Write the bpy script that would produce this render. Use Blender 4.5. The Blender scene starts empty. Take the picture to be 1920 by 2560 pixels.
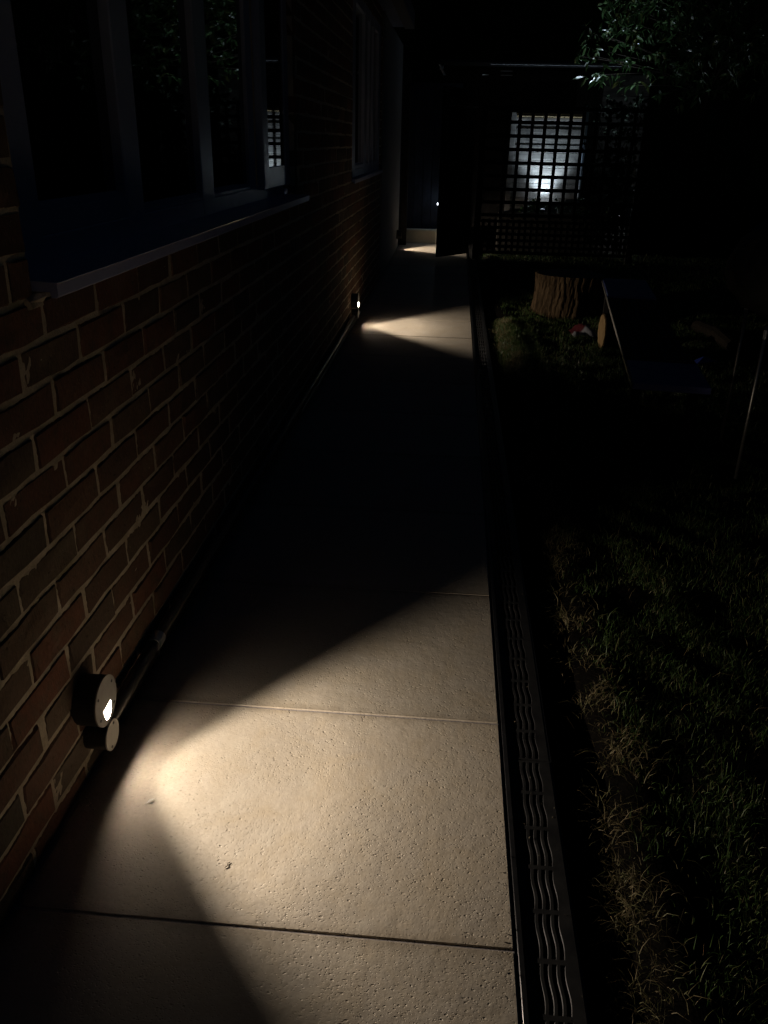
import bpy, bmesh, math, random
import numpy as np
from mathutils import Vector, Matrix
from math import pi, sin, cos, radians as R

random.seed(7)
rng = np.random.default_rng(11)
S = bpy.context.scene
C = S.collection
D = bpy.data

# ------------------------------------------------------------------ camera
CAM_R = (0.99641267, 0.05320912, -0.06580712)
CAM_F = (0.08179144, -0.405879, 0.91025952)
CAM_D = (-0.02172438, 0.91237658, 0.40877503)
cd = D.cameras.new('camera')
cd.sensor_fit = 'VERTICAL'
cd.sensor_height = 36.0
cd.sensor_width = 27.0
cd.lens = 36.0 * 2070.0 / 2560.0
cd.clip_start = 0.02
cd.clip_end = 400
cam = D.objects.new('camera', cd)
C.objects.link(cam)
S.camera = cam


def camvec(i):
    return Vector((CAM_R[i], CAM_F[i], -CAM_D[i]))


mx, my, mz = camvec(0), -camvec(1), -camvec(2)
M = Matrix.Identity(4)
for r in range(3):
    M[r][0], M[r][1], M[r][2] = mx[r], my[r], mz[r]
M[0][3], M[1][3], M[2][3] = 0.0, 0.0, 1.25
cam.matrix_world = M

# ------------------------------------------------------------------ night sky, exposure
W = D.worlds.new('World')
S.world = W
W.use_nodes = True
nt = W.node_tree
bg = nt.nodes['Background']
sky = nt.nodes.new('ShaderNodeTexSky')
sky.sky_type = 'NISHITA'
sky.sun_disc = False
sky.sun_elevation = R(3)
sky.sun_rotation = R(200)
sky.ozone_density = 4.0
nt.links.new(sky.outputs[0], bg.inputs[0])
SKY = 0.0045
bg.inputs[1].default_value = SKY
S.view_settings.view_transform = 'Standard'
S.view_settings.look = 'None'
S.view_settings.exposure = 0.0
S.view_settings.gamma = 1.0
S.view_settings.use_curve_mapping = False
S.render.engine = 'CYCLES'
cy = S.cycles
cy.use_denoising = True
cy.denoiser = 'OPENIMAGEDENOISE'
cy.max_bounces = 6
cy.diffuse_bounces = 4
cy.glossy_bounces = 4
cy.transmission_bounces = 4
cy.caustics_reflective = False
cy.caustics_refractive = False
cy.sample_clamp_indirect = 4.0

WARM = (1.0, 0.855, 0.695)
COOL = (0.70, 0.86, 1.0)
LAMP_W = 33.0         # path lamps, point source behind the half-moon opening
LAMP_STRIP = 780.0      # their lit strip inside the opening
UP_W = 105.0           # spike uplight
UP2_W = 105.0            # second spike uplight, under the laurel
SPARK_W = 0.35


# ------------------------------------------------------------------ helpers
def mesh(name, v, f, smooth=False):
    m = D.meshes.new(name)
    m.from_pydata([tuple(p) for p in v], [], [tuple(q) for q in f])
    m.update()
    if smooth:
        for p in m.polygons:
            p.use_smooth = True
    return m


def npmesh(name, V, F):
    V = np.asarray(V, dtype=np.float32)
    F = np.asarray(F, dtype=np.int32)
    k = F.shape[1]
    m = D.meshes.new(name)
    m.vertices.add(len(V))
    m.vertices.foreach_set('co', V.ravel())
    m.loops.add(F.size)
    m.loops.foreach_set('vertex_index', F.ravel())
    m.polygons.add(len(F))
    m.polygons.foreach_set('loop_start', np.arange(0, F.size, k, dtype=np.int32))
    m.polygons.foreach_set('loop_total', np.full(len(F), k, dtype=np.int32))
    m.update(calc_edges=True)
    return m


def obj(name, m, mat=None, parent=None, loc=None, kind=None):
    o = D.objects.new(name, m)
    C.objects.link(o)
    if mat is not None and len(m.materials) == 0:
        m.materials.append(mat)
    if parent is not None:
        o.parent = parent
    if loc is not None:
        o.location = loc
    if kind:
        o['kind'] = kind
    return o


def thing(name, label, cat, loc=(0, 0, 0), rz=0.0, group=None):
    o = D.objects.new(name, None)
    o.empty_display_size = 0.1
    C.objects.link(o)
    o.location = loc
    o.rotation_euler = (0, 0, rz)
    return tag(o, label, cat, group)


def tag(o, label, cat, group=None):
    o['label'] = label
    o['category'] = cat
    if group:
        o['group'] = group
    return o


class MB:
    """collects boxes, tubes and lathes into one mesh"""

    def __init__(s):
        s.v, s.f = [], []

    def add(s, v, f):
        n = len(s.v)
        s.v += [tuple(p) for p in v]
        s.f += [tuple(i + n for i in q) for q in f]
        return s

    def box(s, x0, x1, y0, y1, z0, z1, c=0.0, jit=0.0):
        """box with chamfer c on all edges"""
        if c <= 0:
            v = [(x, y, z) for x in (x0, x1) for y in (y0, y1) for z in (z0, z1)]
            f = [(0, 1, 3, 2), (4, 6, 7, 5), (0, 4, 5, 1), (2, 3, 7, 6), (0, 2, 6, 4), (1, 5, 7, 3)]
            return s.add(v, f)
        bm = bmesh.new()
        bmesh.ops.create_cube(bm, size=1.0)
        for q in bm.verts:
            q.co = Vector(((x0 + x1) / 2 + q.co.x * (x1 - x0), (y0 + y1) / 2 + q.co.y * (y1 - y0),
                           (z0 + z1) / 2 + q.co.z * (z1 - z0)))
        bmesh.ops.bevel(bm, geom=list(bm.edges), offset=c, segments=1, affect='EDGES')
        bm.verts.index_update()
        v = [tuple(q.co) for q in bm.verts]
        f = [tuple(q.index for q in p.verts) for p in bm.faces]
        bm.free()
        if jit:
            v = [(a + random.uniform(-jit, jit), b + random.uniform(-jit, jit), d + random.uniform(-jit, jit))
                 for a, b, d in v]
        return s.add(v, f)

    def tube(s, pts, r, n=10, cap=True):
        pts = [Vector(p) for p in pts]
        rs = r if isinstance(r, (list, tuple)) else [r] * len(pts)
        v, f = [], []
        up = Vector((0, 0, 1))
        for i, p in enumerate(pts):
            a = pts[max(i - 1, 0)]
            b = pts[min(i + 1, len(pts) - 1)]
            t = (b - a).normalized()
            u = up if abs(t.dot(up)) < 0.95 else Vector((1, 0, 0))
            e1 = t.cross(u).normalized()
            e2 = e1.cross(t).normalized()
            for k in range(n):
                an = 2 * pi * k / n
                v.append(p + (e1 * cos(an) + e2 * sin(an)) * rs[i])
        for i in range(len(pts) - 1):
            for k in range(n):
                f.append((i * n + k, i * n + (k + 1) % n, (i + 1) * n + (k + 1) % n, (i + 1) * n + k))
        if cap:
            f.append(tuple(range(n))[::-1])
            f.append(tuple((len(pts) - 1) * n + k for k in range(n)))
        return s.add(v, f)

    def build(s, name, mat, parent=None, loc=None, kind=None, smooth=False):
        return obj(name, mesh(name, s.v, s.f, smooth), mat, parent, loc, kind)


def prism_x(poly, x0, x1):
    """closed prism: (y,z) polygon extruded along X"""
    n = len(poly)
    v = [(x0, y, z) for y, z in poly] + [(x1, y, z) for y, z in poly]
    f = [tuple(range(n)), tuple(range(2 * n - 1, n - 1, -1))]
    f += [(i, i + n, (i + 1) % n + n, (i + 1) % n) for i in range(n)]
    return v, f


def smooth_noise(shape, scale, seed):
    """cheap 2D value noise in [-1,1] sampled on a grid"""
    g = np.random.default_rng(seed)
    h, w = shape
    ch, cw = int(h / scale) + 3, int(w / scale) + 3
    a = g.uniform(-1, 1, (ch, cw))
    yy = np.arange(h) / scale
    xx = np.arange(w) / scale
    y0, x0 = yy.astype(int), xx.astype(int)
    fy, fx = yy - y0, xx - x0
    fy, fx = fy * fy * (3 - 2 * fy), fx * fx * (3 - 2 * fx)
    A = a[np.ix_(y0, x0)]
    B = a[np.ix_(y0, x0 + 1)]
    Cc = a[np.ix_(y0 + 1, x0)]
    Dd = a[np.ix_(y0 + 1, x0 + 1)]
    t = A + (B - A) * fx[None, :]
    b = Cc + (Dd - Cc) * fx[None, :]
    return t + (b - t) * fy[:, None]


# ------------------------------------------------------------------ materials
def mat(name, col=(0.5, 0.5, 0.5), rough=0.6, metal=0.0, spec=0.5, coat=0.0):
    m = D.materials.new(name)
    m.use_nodes = True
    b = m.node_tree.nodes['Principled BSDF']
    b.inputs['Base Color'].default_value = (*col, 1)
    b.inputs['Roughness'].default_value = rough
    b.inputs['Metallic'].default_value = metal
    b.inputs['Specular IOR Level'].default_value = spec
    b.inputs['Coat Weight'].default_value = coat
    return m


class NT:
    def __init__(s, m):
        s.m = m
        s.t = m.node_tree
        s.b = s.t.nodes['Principled BSDF']

    def n(s, kind, **kw):
        q = s.t.nodes.new(kind)
        for k, v in kw.items():
            if hasattr(q, k) and k not in ('inputs',):
                setattr(q, k, v)
        return q

    def l(s, a, b):
        s.t.links.new(a, b)

    def coord(s, which='Object', scale=(1, 1, 1)):
        tc = s.n('ShaderNodeTexCoord')
        if which == 'World':
            g = s.n('ShaderNodeNewGeometry')
            out = g.outputs['Position']
        else:
            out = tc.outputs[which]
        mp = s.n('ShaderNodeMapping')
        mp.inputs['Scale'].default_value = scale
        s.l(out, mp.inputs['Vector'])
        return mp.outputs[0]

    def noise(s, vec, scale, detail=4, rough=0.6, dist=0.0):
        q = s.n('ShaderNodeTexNoise')
        q.inputs['Scale'].default_value = scale
        q.inputs['Detail'].default_value = detail
        q.inputs['Roughness'].default_value = rough
        q.inputs['Distortion'].default_value = dist
        if vec is not None:
            s.l(vec, q.inputs['Vector'])
        return q.outputs['Fac']

    def voro(s, vec, scale, feature='F1', rnd=1.0):
        q = s.n('ShaderNodeTexVoronoi')
        q.feature = feature
        q.inputs['Scale'].default_value = scale
        q.inputs['Randomness'].default_value = rnd
        s.l(vec, q.inputs['Vector'])
        return q.outputs['Distance']

    def ramp(s, fac, stops):
        q = s.n('ShaderNodeValToRGB')
        e = q.color_ramp.elements
        while len(e) < len(stops):
            e.new(0.5)
        for i, (p, c) in enumerate(stops):
            e[i].position = p
            e[i].color = (*c, 1) if len(c) == 3 else c
        s.l(fac, q.inputs[0])
        return q.outputs[0]

    def math(s, op, a, b=None, clamp=False):
        q = s.n('ShaderNodeMath')
        q.operation = op
        q.use_clamp = clamp
        for i, x in enumerate((a, b)):
            if x is None:
                continue
            if isinstance(x, (int, float)):
                q.inputs[i].default_value = x
            else:
                s.l(x, q.inputs[i])
        return q.outputs[0]

    def mix(s, fac, a, b, mode='MIX'):
        q = s.n('ShaderNodeMix')
        q.data_type = 'RGBA'
        q.blend_type = mode
        for i, x in ((0, fac), (6, a), (7, b)):
            if isinstance(x, (int, float)):
                q.inputs[i].default_value = x
            elif isinstance(x, tuple):
                q.inputs[i].default_value = (*x, 1)
            else:
                s.l(x, q.inputs[i])
        return q.outputs[2]

    def col(s, c):
        s.l(c, s.b.inputs['Base Color'])

    def bump(s, h, strength=0.5, dist=0.002, prev=None):
        q = s.n('ShaderNodeBump')
        q.inputs['Strength'].default_value = strength
        q.inputs['Distance'].default_value = dist
        s.l(h, q.inputs['Height'])
        if prev is not None:
            s.l(prev, q.inputs['Normal'])
        s.l(q.outputs[0], s.b.inputs['Normal'])
        return q.outputs[0]

    def rand(s):
        """one random number per object and per loose piece"""
        oi = s.n('ShaderNodeObjectInfo')
        g = s.n('ShaderNodeNewGeometry')
        return s.math('FRACT', s.math('ADD', oi.outputs['Random'], g.outputs['Random Per Island']))


def m_slab():
    m = mat('paving_stone', (0.4, 0.35, 0.28), 0.62, spec=0.35)
    t = NT(m)
    w = t.coord('World')
    big = t.noise(w, 2.2, 3, 0.6)
    mid = t.noise(w, 14, 5, 0.65, 0.4)
    fine = t.noise(w, 120, 3, 0.6)
    base = t.ramp(big, [(0.3, (0.46, 0.41, 0.345)), (0.55, (0.57, 0.51, 0.43)), (0.75, (0.61, 0.54, 0.445))])
    base = t.mix(t.ramp(mid, [(0.35, (0, 0, 0)), (0.75, (1, 1, 1))]), base, (0.53, 0.46, 0.36))
    base = t.mix(0.22, base, t.ramp(fine, [(0.3, (0.33, 0.28, 0.22)), (0.7, (0.74, 0.68, 0.59))]))
    # pits: sparse small elongated hollows, thicker in patches
    wp = t.coord('World', (1.0, 1.5, 1.0))
    wob = t.n('ShaderNodeVectorMath')
    wob.operation = 'ADD'
    t.l(wp, wob.inputs[0])
    nz = t.n('ShaderNodeTexNoise')
    nz.inputs['Scale'].default_value = 60
    t.l(wp, nz.inputs['Vector'])
    sc = t.n('ShaderNodeVectorMath')
    sc.operation = 'SCALE'
    sc.inputs['Scale'].default_value = 0.012
    t.l(nz.outputs['Color'], sc.inputs[0])
    t.l(sc.outputs[0], wob.inputs[1])
    v1 = t.voro(wob.outputs[0], 62)
    v2 = t.voro(wob.outputs[0], 150)
    patch = t.noise(w, 5.5, 3, 0.6)
    p1 = t.ramp(v1, [(0.06, (0, 0, 0)), (0.20, (1, 1, 1))])
    p2 = t.ramp(v2, [(0.10, (0, 0, 0)), (0.30, (1, 1, 1))])
    pm = t.ramp(patch, [(0.36, (0, 0, 0)), (0.58, (1, 1, 1))])
    pits = t.math('MULTIPLY', t.math('SUBTRACT', 1.0, p1), pm)
    pits2 = t.math('MULTIPLY', t.math('SUBTRACT', 1.0, p2), t.math('ADD', 0.25, t.math('MULTIPLY', pm, 0.6)))
    allp = t.math('MAXIMUM', pits, t.math('MULTIPLY', pits2, 0.6))
    blot = t.noise(w, 7.0, 5, 0.7, 0.8)
    base = t.mix(t.ramp(blot, [(0.48, (0, 0, 0)), (0.74, (0.6, 0.6, 0.6))]), base, (0.53, 0.44, 0.315))
    blo2 = t.noise(t.coord('World', (1.3, 0.9, 1)), 11.0, 4, 0.7, 0.5)
    base = t.mix(t.ramp(blo2, [(0.52, (0, 0, 0)), (0.75, (0.6, 0.6, 0.6))]), base, (0.61, 0.56, 0.475))
    base = t.mix(t.math('MULTIPLY', allp, 0.42), base, (0.21, 0.165, 0.11))
    # grime worked along the slab joints and the wall side
    sxy = t.n('ShaderNodeSeparateXYZ')
    t.l(w, sxy.inputs[0])
    fr = t.math('FRACT', t.math('DIVIDE', t.math('ADD', sxy.outputs[1], 11.084), 0.604))
    dj = t.math('MINIMUM', fr, t.math('SUBTRACT', 1.0, fr))
    dj = t.math('ADD', dj, t.math('MULTIPLY', t.math('SUBTRACT', t.noise(w, 17, 4, 0.7), 0.5), 0.12))
    base = t.mix(t.ramp(dj, [(0.0, (0.45, 0.45, 0.45)), (0.045, (0, 0, 0))]), base, (0.26, 0.21, 0.15))
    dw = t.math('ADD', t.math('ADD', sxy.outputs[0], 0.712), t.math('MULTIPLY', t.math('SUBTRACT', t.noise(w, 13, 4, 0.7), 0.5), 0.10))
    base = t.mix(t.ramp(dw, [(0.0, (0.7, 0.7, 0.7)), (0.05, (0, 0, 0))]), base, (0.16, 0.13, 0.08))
    # yellow-green algae stain on the nearest slab
    g = t.n('ShaderNodeVectorMath')
    g.operation = 'DISTANCE'
    t.l(w, g.inputs[0])
    g.inputs[1].default_value = (-0.36, 0.72, 0.0)
    st = t.math('ADD', t.math('MULTIPLY', g.outputs['Value'], 9.0), t.math('MULTIPLY', mid, 1.0))
    st = t.ramp(st, [(0.75, (1, 1, 1)), (1.15, (0, 0, 0))])
    base = t.mix(t.math('MULTIPLY', st, 0.55), base, (0.26, 0.22, 0.03))
    oi = t.n('ShaderNodeObjectInfo')
    tone = t.ramp(oi.outputs['Random'], [(0, (0.90, 0.89, 0.87)), (1, (1.05, 1.03, 1.0))])
    base = t.mix(1.0, base, tone, 'MULTIPLY')
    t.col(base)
    und = t.noise(w, 26, 4, 0.6)
    n1 = t.bump(und, 0.36, 0.004)
    n2 = t.bump(fine, 0.25, 0.0012, n1)
    t.bump(t.math('SUBTRACT', 1.0, allp), 0.62, 0.0024, n2)
    return m


def m_brick():
    m = mat('brick_clay', (0.2, 0.1, 0.06), 0.9, spec=0.15)
    t = NT(m)
    w = t.coord('World')
    r = t.rand()
    c = t.ramp(r, [(0.0, (0.130, 0.085, 0.064)), (0.2, (0.190, 0.100, 0.070)), (0.38, (0.150, 0.122, 0.092)),
                   (0.56, (0.225, 0.102, 0.069)), (0.74, (0.110, 0.096, 0.078)), (0.88, (0.195, 0.134, 0.094)),
                   (1.0, (0.24, 0.116, 0.078))])
    n = t.noise(w, 22, 5, 0.7)
    c = t.mix(t.ramp(n, [(0.45, (0, 0, 0)), (0.75, (1, 1, 1))]), c, (0.125, 0.100, 0.075))
    f = t.noise(t.coord('World', (1, 2.2, 0.7)), 120, 4, 0.7)
    c = t.mix(0.5, c, t.ramp(f, [(0.3, (0.35, 0.33, 0.3)), (0.7, (1.3, 1.28, 1.25))]), 'MULTIPLY')
    lim = t.noise(w, 9, 3, 0.5)
    c = t.mix(t.math('MULTIPLY', t.ramp(lim, [(0.58, (0, 0, 0)), (0.80, (1, 1, 1))]), 0.3), c, (0.28, 0.24, 0.17))
    t.col(c)
    v = t.voro(w, 75)
    hole = t.math('MULTIPLY', t.ramp(v, [(0.10, (1, 1, 1)), (0.2, (0, 0, 0))]),
                  t.ramp(n, [(0.5, (0, 0, 0)), (0.6, (1, 1, 1))]))
    n1 = t.bump(f, 0.55, 0.003)
    n2 = t.bump(t.noise(w, 45, 4, 0.6), 0.5, 0.004, n1)
    t.bump(t.math('SUBTRACT', 1.0, hole), 0.9, 0.004, n2)
    return m


def m_mortar():
    m = mat('lime_mortar', (0.36, 0.31, 0.21), 0.95, spec=0.1)
    t = NT(m)
    w = t.coord('World')
    c = t.ramp(t.noise(w, 14, 4, 0.7), [(0.3, (0.46, 0.385, 0.28)), (0.5, (0.60, 0.52, 0.40)), (0.7, (0.68, 0.60, 0.48))])
    c = t.mix(0.4, c, t.ramp(t.noise(w, 180, 3, 0.7), [(0.3, (0.5, 0.5, 0.5)), (0.7, (1.2, 1.2, 1.2))]), 'MULTIPLY')
    ms = t.ramp(t.noise(w, 5, 3, 0.6), [(0.58, (0, 0, 0)), (0.68, (1, 1, 1))])
    c = t.mix(t.math('MULTIPLY', ms, 0.5), c, (0.33, 0.29, 0.10))
    t.col(c)
    n1 = t.bump(t.noise(w, 140, 4, 0.7), 0.7, 0.003)
    t.bump(t.noise(w, 40, 3, 0.6), 0.6, 0.004, n1)
    return m


def m_wood(name, a, b, rough=0.75, axis=0, scale=1.0, spec=0.25, bump=0.5, stain=0.8):
    m = mat(name, a, rough, spec=spec)
    t = NT(m)
    s = [28 * scale] * 3
    s[axis] = 1.6 * scale
    w = t.coord('World', tuple(s))
    n = t.noise(w, 1.0, 5, 0.65, 0.6)
    c = t.ramp(n, [(0.3, a), (0.7, b)])
    c = t.mix(0.6, c, t.ramp(t.rand(), [(0, (0.72, 0.72, 0.72)), (1, (1.15, 1.13, 1.1))]), 'MULTIPLY')
    t.col(c)
    st = t.noise(t.coord('World'), 6.0, 4, 0.65)
    c = t.mix(t.ramp(st, [(0.42, (0, 0, 0)), (0.66, (stain, stain, stain))]), c, tuple(0.45 * q for q in a))
    t.col(c)
    t.bump(n, bump, 0.003)
    return m


def m_noisy(name, a, b, scale, rough=0.8, bump=0.4, dist=0.004, spec=0.3, metal=0.0, coat=0.0):
    m = mat(name, a, rough, metal, spec, coat)
    t = NT(m)
    w = t.coord('World')
    n = t.noise(w, scale, 5, 0.65)
    t.col(t.ramp(n, [(0.32, a), (0.68, b)]))
    if bump:
        t.bump(n, bump, dist)
    return m


def m_leaf(name, stops, rough=0.35, spec=0.5, trans=0.0):
    m = mat(name, (0.06, 0.1, 0.03), rough, spec=spec)
    t = NT(m)
    c = t.ramp(t.rand(), stops)
    t.col(c)
    if trans:
        t.b.inputs['Transmission Weight'].default_value = 0
        tr = t.n('ShaderNodeBsdfTranslucent')
        t.l(c, tr.inputs[0])
        mx_ = t.n('ShaderNodeMixShader')
        mx_.inputs[0].default_value = trans
        out = [q for q in t.t.nodes if q.type == 'OUTPUT_MATERIAL'][0]
        t.l(t.b.outputs[0], mx_.inputs[1])
        t.l(tr.outputs[0], mx_.inputs[2])
        t.l(mx_.outputs[0], out.inputs['Surface'])
    return m


def m_emit(name, col, strength):
    m = mat(name, (0.8, 0.8, 0.8))
    b = m.node_tree.nodes['Principled BSDF']
    b.inputs['Emission Color'].default_value = (*col, 1)
    b.inputs['Emission Strength'].default_value = strength
    return m


SLAB = m_slab()
BRICK = m_brick()
MORTAR = m_mortar()
GROUT = m_noisy('grout', (0.25, 0.225, 0.22), (0.40, 0.36, 0.345), 60, 0.95, 0.6, 0.002, 0.1)
SOIL = m_noisy('dark_soil', (0.0022, 0.0019, 0.0016), (0.0065, 0.0052, 0.004), 30, 1.0, 0.8, 0.01, 0.05)
UPVC = m_noisy('sky_tinted_window_plastic', (0.40, 0.45, 0.60), (0.47, 0.52, 0.67), 6, 0.22, 0.05, 0.0006, 0.5)  # white frames; faint blue sky reflection mixed into the base colour
SILLM = m_noisy('sky_tinted_sill_plastic', (0.48, 0.52, 0.78), (0.56, 0.60, 0.86), 9, 0.16, 0.05, 0.0006, 0.5)  # white sill with the blue skylight on it put into its colour
RENDER = m_noisy('grey_render', (0.15, 0.155, 0.17), (0.20, 0.205, 0.22), 18, 0.9, 0.5, 0.004, 0.2)
CREAM = m_noisy('cream_render', (0.68, 0.62, 0.50), (0.76, 0.70, 0.58), 8, 0.85, 0.4, 0.003, 0.2)
LAMPFACE = m_noisy('brushed_grey_metal', (0.34, 0.33, 0.32), (0.40, 0.39, 0.37), 40, 0.55, 0.1, 0.0005, 0.5)
BOXFACE = m_noisy('pale_plastic_cover', (0.68, 0.65, 0.58), (0.76, 0.73, 0.66), 30, 0.55, 0.1, 0.0005, 0.4)
CASING = m_noisy('dark_casing', (0.022, 0.021, 0.02), (0.04, 0.038, 0.036), 60, 0.55, 0.2, 0.0005, 0.4)
BLACKPL = m_noisy('black_plastic', (0.014, 0.014, 0.015), (0.026, 0.026, 0.027), 40, 0.32, 0.12, 0.0006, 0.5)
GRATE = m_noisy('weathered_black_grate', (0.013, 0.013, 0.014), (0.032, 0.031, 0.030), 24, 0.5, 0.35, 0.0008, 0.4)
REFLECT = mat('black_baffle', (0.03, 0.029, 0.027), 0.9, spec=0.0)
STRIP = m_emit('lit_strip', WARM, LAMP_STRIP)
SCREW = mat('dark_screw', (0.01, 0.01, 0.01), 0.5)
GLASS = mat('dark_room_glass', (0.003, 0.003, 0.004), 0.02, spec=0.9)
GLASS.node_tree.nodes['Principled BSDF'].inputs['IOR'].default_value = 1.62
DARKWOOD = m_wood('dark_stained_timber', (0.010, 0.008, 0.007), (0.022, 0.018, 0.015), 0.7, 2)
DARKWOODX = m_wood('dark_stained_slat', (0.007, 0.007, 0.008), (0.014, 0.013, 0.013), 0.75, 0)
PALEWOOD = m_wood('bleached_board', (0.15, 0.145, 0.14), (0.29, 0.28, 0.265), 0.75, 0, 1.3, bump=0.8)
CAPWOOD = m_wood('honey_capping', (0.22, 0.16, 0.08), (0.36, 0.27, 0.15), 0.6, 0)
NAVY = m_wood('navy_painted_board', (0.012, 0.018, 0.032), (0.022, 0.03, 0.05), 0.5, 2)
ROOFM = mat('dark_roof_felt', (0.02, 0.02, 0.02), 0.9)
METAL = m_noisy('pale_metal', (0.5, 0.52, 0.54), (0.62, 0.63, 0.65), 20, 0.35, 0.1, 0.001, 0.5, 0.6)
STEEL = m_noisy('dull_steel', (0.36, 0.34, 0.30), (0.50, 0.47, 0.42), 50, 0.4, 0.1, 0.0005, 0.5, 0.9)
BARK = None


# ------------------------------------------------------------------ ground
def ground_height(x, y):
    """lawn: soil dip beside the drain, tufted bank, then turf"""
    e = np.clip((x - 0.29) / 0.20, 0, 1)
    b = -0.055 + 0.052 * e * e * (3 - 2 * e)
    b = b + 0.016 * np.exp(-((x - 0.42) / 0.07) ** 2) * (0.6 + 0.4 * np.sin(y * 9.0 + 2 * np.sin(y * 3.1)))
    b = b - 0.014 * np.exp(-((x - 0.55) / 0.06) ** 2)
    return b + 0.008 * np.sin(x * 7.0 + y * 2.3) * np.sin(y * 5.1 - x * 3.0)


far = mesh('ground', [(-60, -40, -0.09), (80, -40, -0.09), (80, 120, -0.09), (-60, 120, -0.09)], [(0, 1, 2, 3)])
obj('ground', far, SOIL, kind='structure')

nx, ny = 120, 300
xs = 0.288 + (np.linspace(0, 1, nx) ** 1.8) * 6.7
ys = np.linspace(-0.6, 12.4, ny)
X, Y = np.meshgrid(xs, ys)
Z = ground_height(X, Y) + smooth_noise(X.shape, 2.0, 3) * 0.005
V = np.stack([X, Y, Z], -1).reshape(-1, 3)
ii = np.arange(nx * ny).reshape(ny, nx)
F = np.stack([ii[:-1, :-1], ii[:-1, 1:], ii[1:, 1:], ii[1:, :-1]], -1).reshape(-1, 4)
LAWN = obj('lawn', npmesh('lawn', V, F), SOIL, kind='structure')

# ------------------------------------------------------------------ paved path
PIPEM = m_noisy('grey_black_conduit', (0.055, 0.054, 0.052), (0.09, 0.088, 0.084), 40, 0.28, 0.1, 0.0005, 0.5)
PX0, PX1 = -0.712, 0.167
bed = MB().box(-0.716, 0.168, -0.6, 13.2, -0.085, -0.0026)
PATH = bed.build('path', GROUT, kind='structure')
J0, PITCH = 0.996, 0.604
k = -3
while J0 + k * PITCH < 12.6:
    y0 = J0 + k * PITCH
    gap = 0.0048 if k != 0 else 0.0062
    dz = random.uniform(-0.0006, 0.0006)
    b = MB().box(PX0, PX1, y0 + gap / 2, y0 + PITCH - gap / 2, -0.06, dz, 0.0018)
    b.build('paving_slab', SLAB, PATH)
    k += 1

# ------------------------------------------------------------------ the brick house
WX = -0.715
HOUSE = thing('brick_house', 'brick house wall with white windows along the left side of the path', 'house', (WX, 4.5, 0))


def hpart(o):
    o.matrix_parent_inverse = HOUSE.matrix_world.inverted()
    return o


bpy.context.view_layer.update()
CH = 0.073
Z_A = 0.9145               # bottom of the course just under the sill
WIN = [(1.397, 3.985, 0.992, 2.16), (6.10, 8.30, 0.985, 2.16)]
Y_LO, Y_HI, Z_HI = 0.25, 8.42, 2.30

# mortar: noisy front face in rectangles round the openings, with backing
rects = [(Y_LO, Y_HI, -0.05, 0.989), (Y_LO, 1.397, 0.989, Z_HI), (3.985, 6.10, 0.989, Z_HI), (8.30, Y_HI, 0.989, Z_HI),
         (1.397, 3.985, 2.16, Z_HI), (6.10, 8.30, 2.16, Z_HI)]
mv, mf, base = [], [], 0
for ri, (a, b_, z0, z1) in enumerate(rects):
    step_y = 0.007 if ri in (0, 1) else 0.03
    yy = np.arange(a, b_ + step_y * 0.5, step_y)
    if ri == 0:
        yy = np.concatenate([np.arange(a, 3.4, 0.007), np.arange(3.4, b_ - 0.001, 0.02), [b_]])
    yy[-1] = b_
    zz = np.linspace(z0, z1, max(3, int((z1 - z0) / (0.0075 if ri in (0, 1) else 0.03))))
    YY, ZZ = np.meshgrid(yy, zz)
    n = np.random.default_rng(60 + ri).uniform(-0.0007, 0.0007, YY.shape) + smooth_noise(YY.shape, 2.2, 20 + ri) * 0.0010 + smooth_noise(YY.shape, 9, 40 + ri) * 0.0008
    XX = np.full_like(YY, WX - 0.0029) + n
    mv.append(np.stack([XX, YY, ZZ], -1).reshape(-1, 3))
    h_, w_ = YY.shape
    q = np.arange(h_ * w_).reshape(h_, w_) + base
    mf.append(np.stack([q[:-1, :-1], q[:-1, 1:], q[1:, 1:], q[1:, :-1]], -1).reshape(-1, 4))
    base += h_ * w_
hpart(obj('mortar', npmesh('mortar', np.concatenate(mv), np.concatenate(mf)), MORTAR, HOUSE))
core = MB()
for (a, b_, z0, z1) in rects:
    core.box(WX - 0.24, WX - 0.012, a, b_, z0, z1)
hpart(core.build('wall_core', MORTAR, HOUSE))


def brick_mesh(L, H, seed):
    g = random.Random(seed)
    hl, hh = L / 2, H / 2
    ring = [(-hl, -hh), (-hl * 0.33, -hh), (hl * 0.33, -hh), (hl, -hh), (hl, hh), (hl * 0.33, hh), (-hl * 0.33, hh), (-hl, hh)]
    J = lambda s: g.uniform(-s, s)
    back = [(-0.05, y, z) for y, z in ring]
    mid = [(-0.0052 + J(0.0014), y + J(0.0030), z + J(0.0024)) for y, z in ring]
    fr = []
    for y, z in ring:
        i = g.uniform(0.003, 0.007)
        fr.append((J(0.0018), y - math.copysign(min(i, abs(y)), y) + J(0.0024), z - math.copysign(i, z) * 0.7 + J(0.0018)))
    c = [(0.0007 + J(0.0020), -hl * 0.3, J(0.006)), (0.0007 + J(0.0012), hl * 0.3, J(0.006))]
    v = back + mid + fr + c
    f = []
    for i in range(8):
        j = (i + 1) % 8
        f.append((i, j, 8 + j, 8 + i))
        f.append((8 + i, 8 + j, 16 + j, 16 + i))
    A, B_ = 24, 25
    f += [(16, 17, A), (17, 18, B_, A), (18, 19, B_), (19, 20, B_), (20, 21, B_), (21, 22, A, B_), (22, 23, A), (23, 16, A)]
    return v, f


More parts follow.
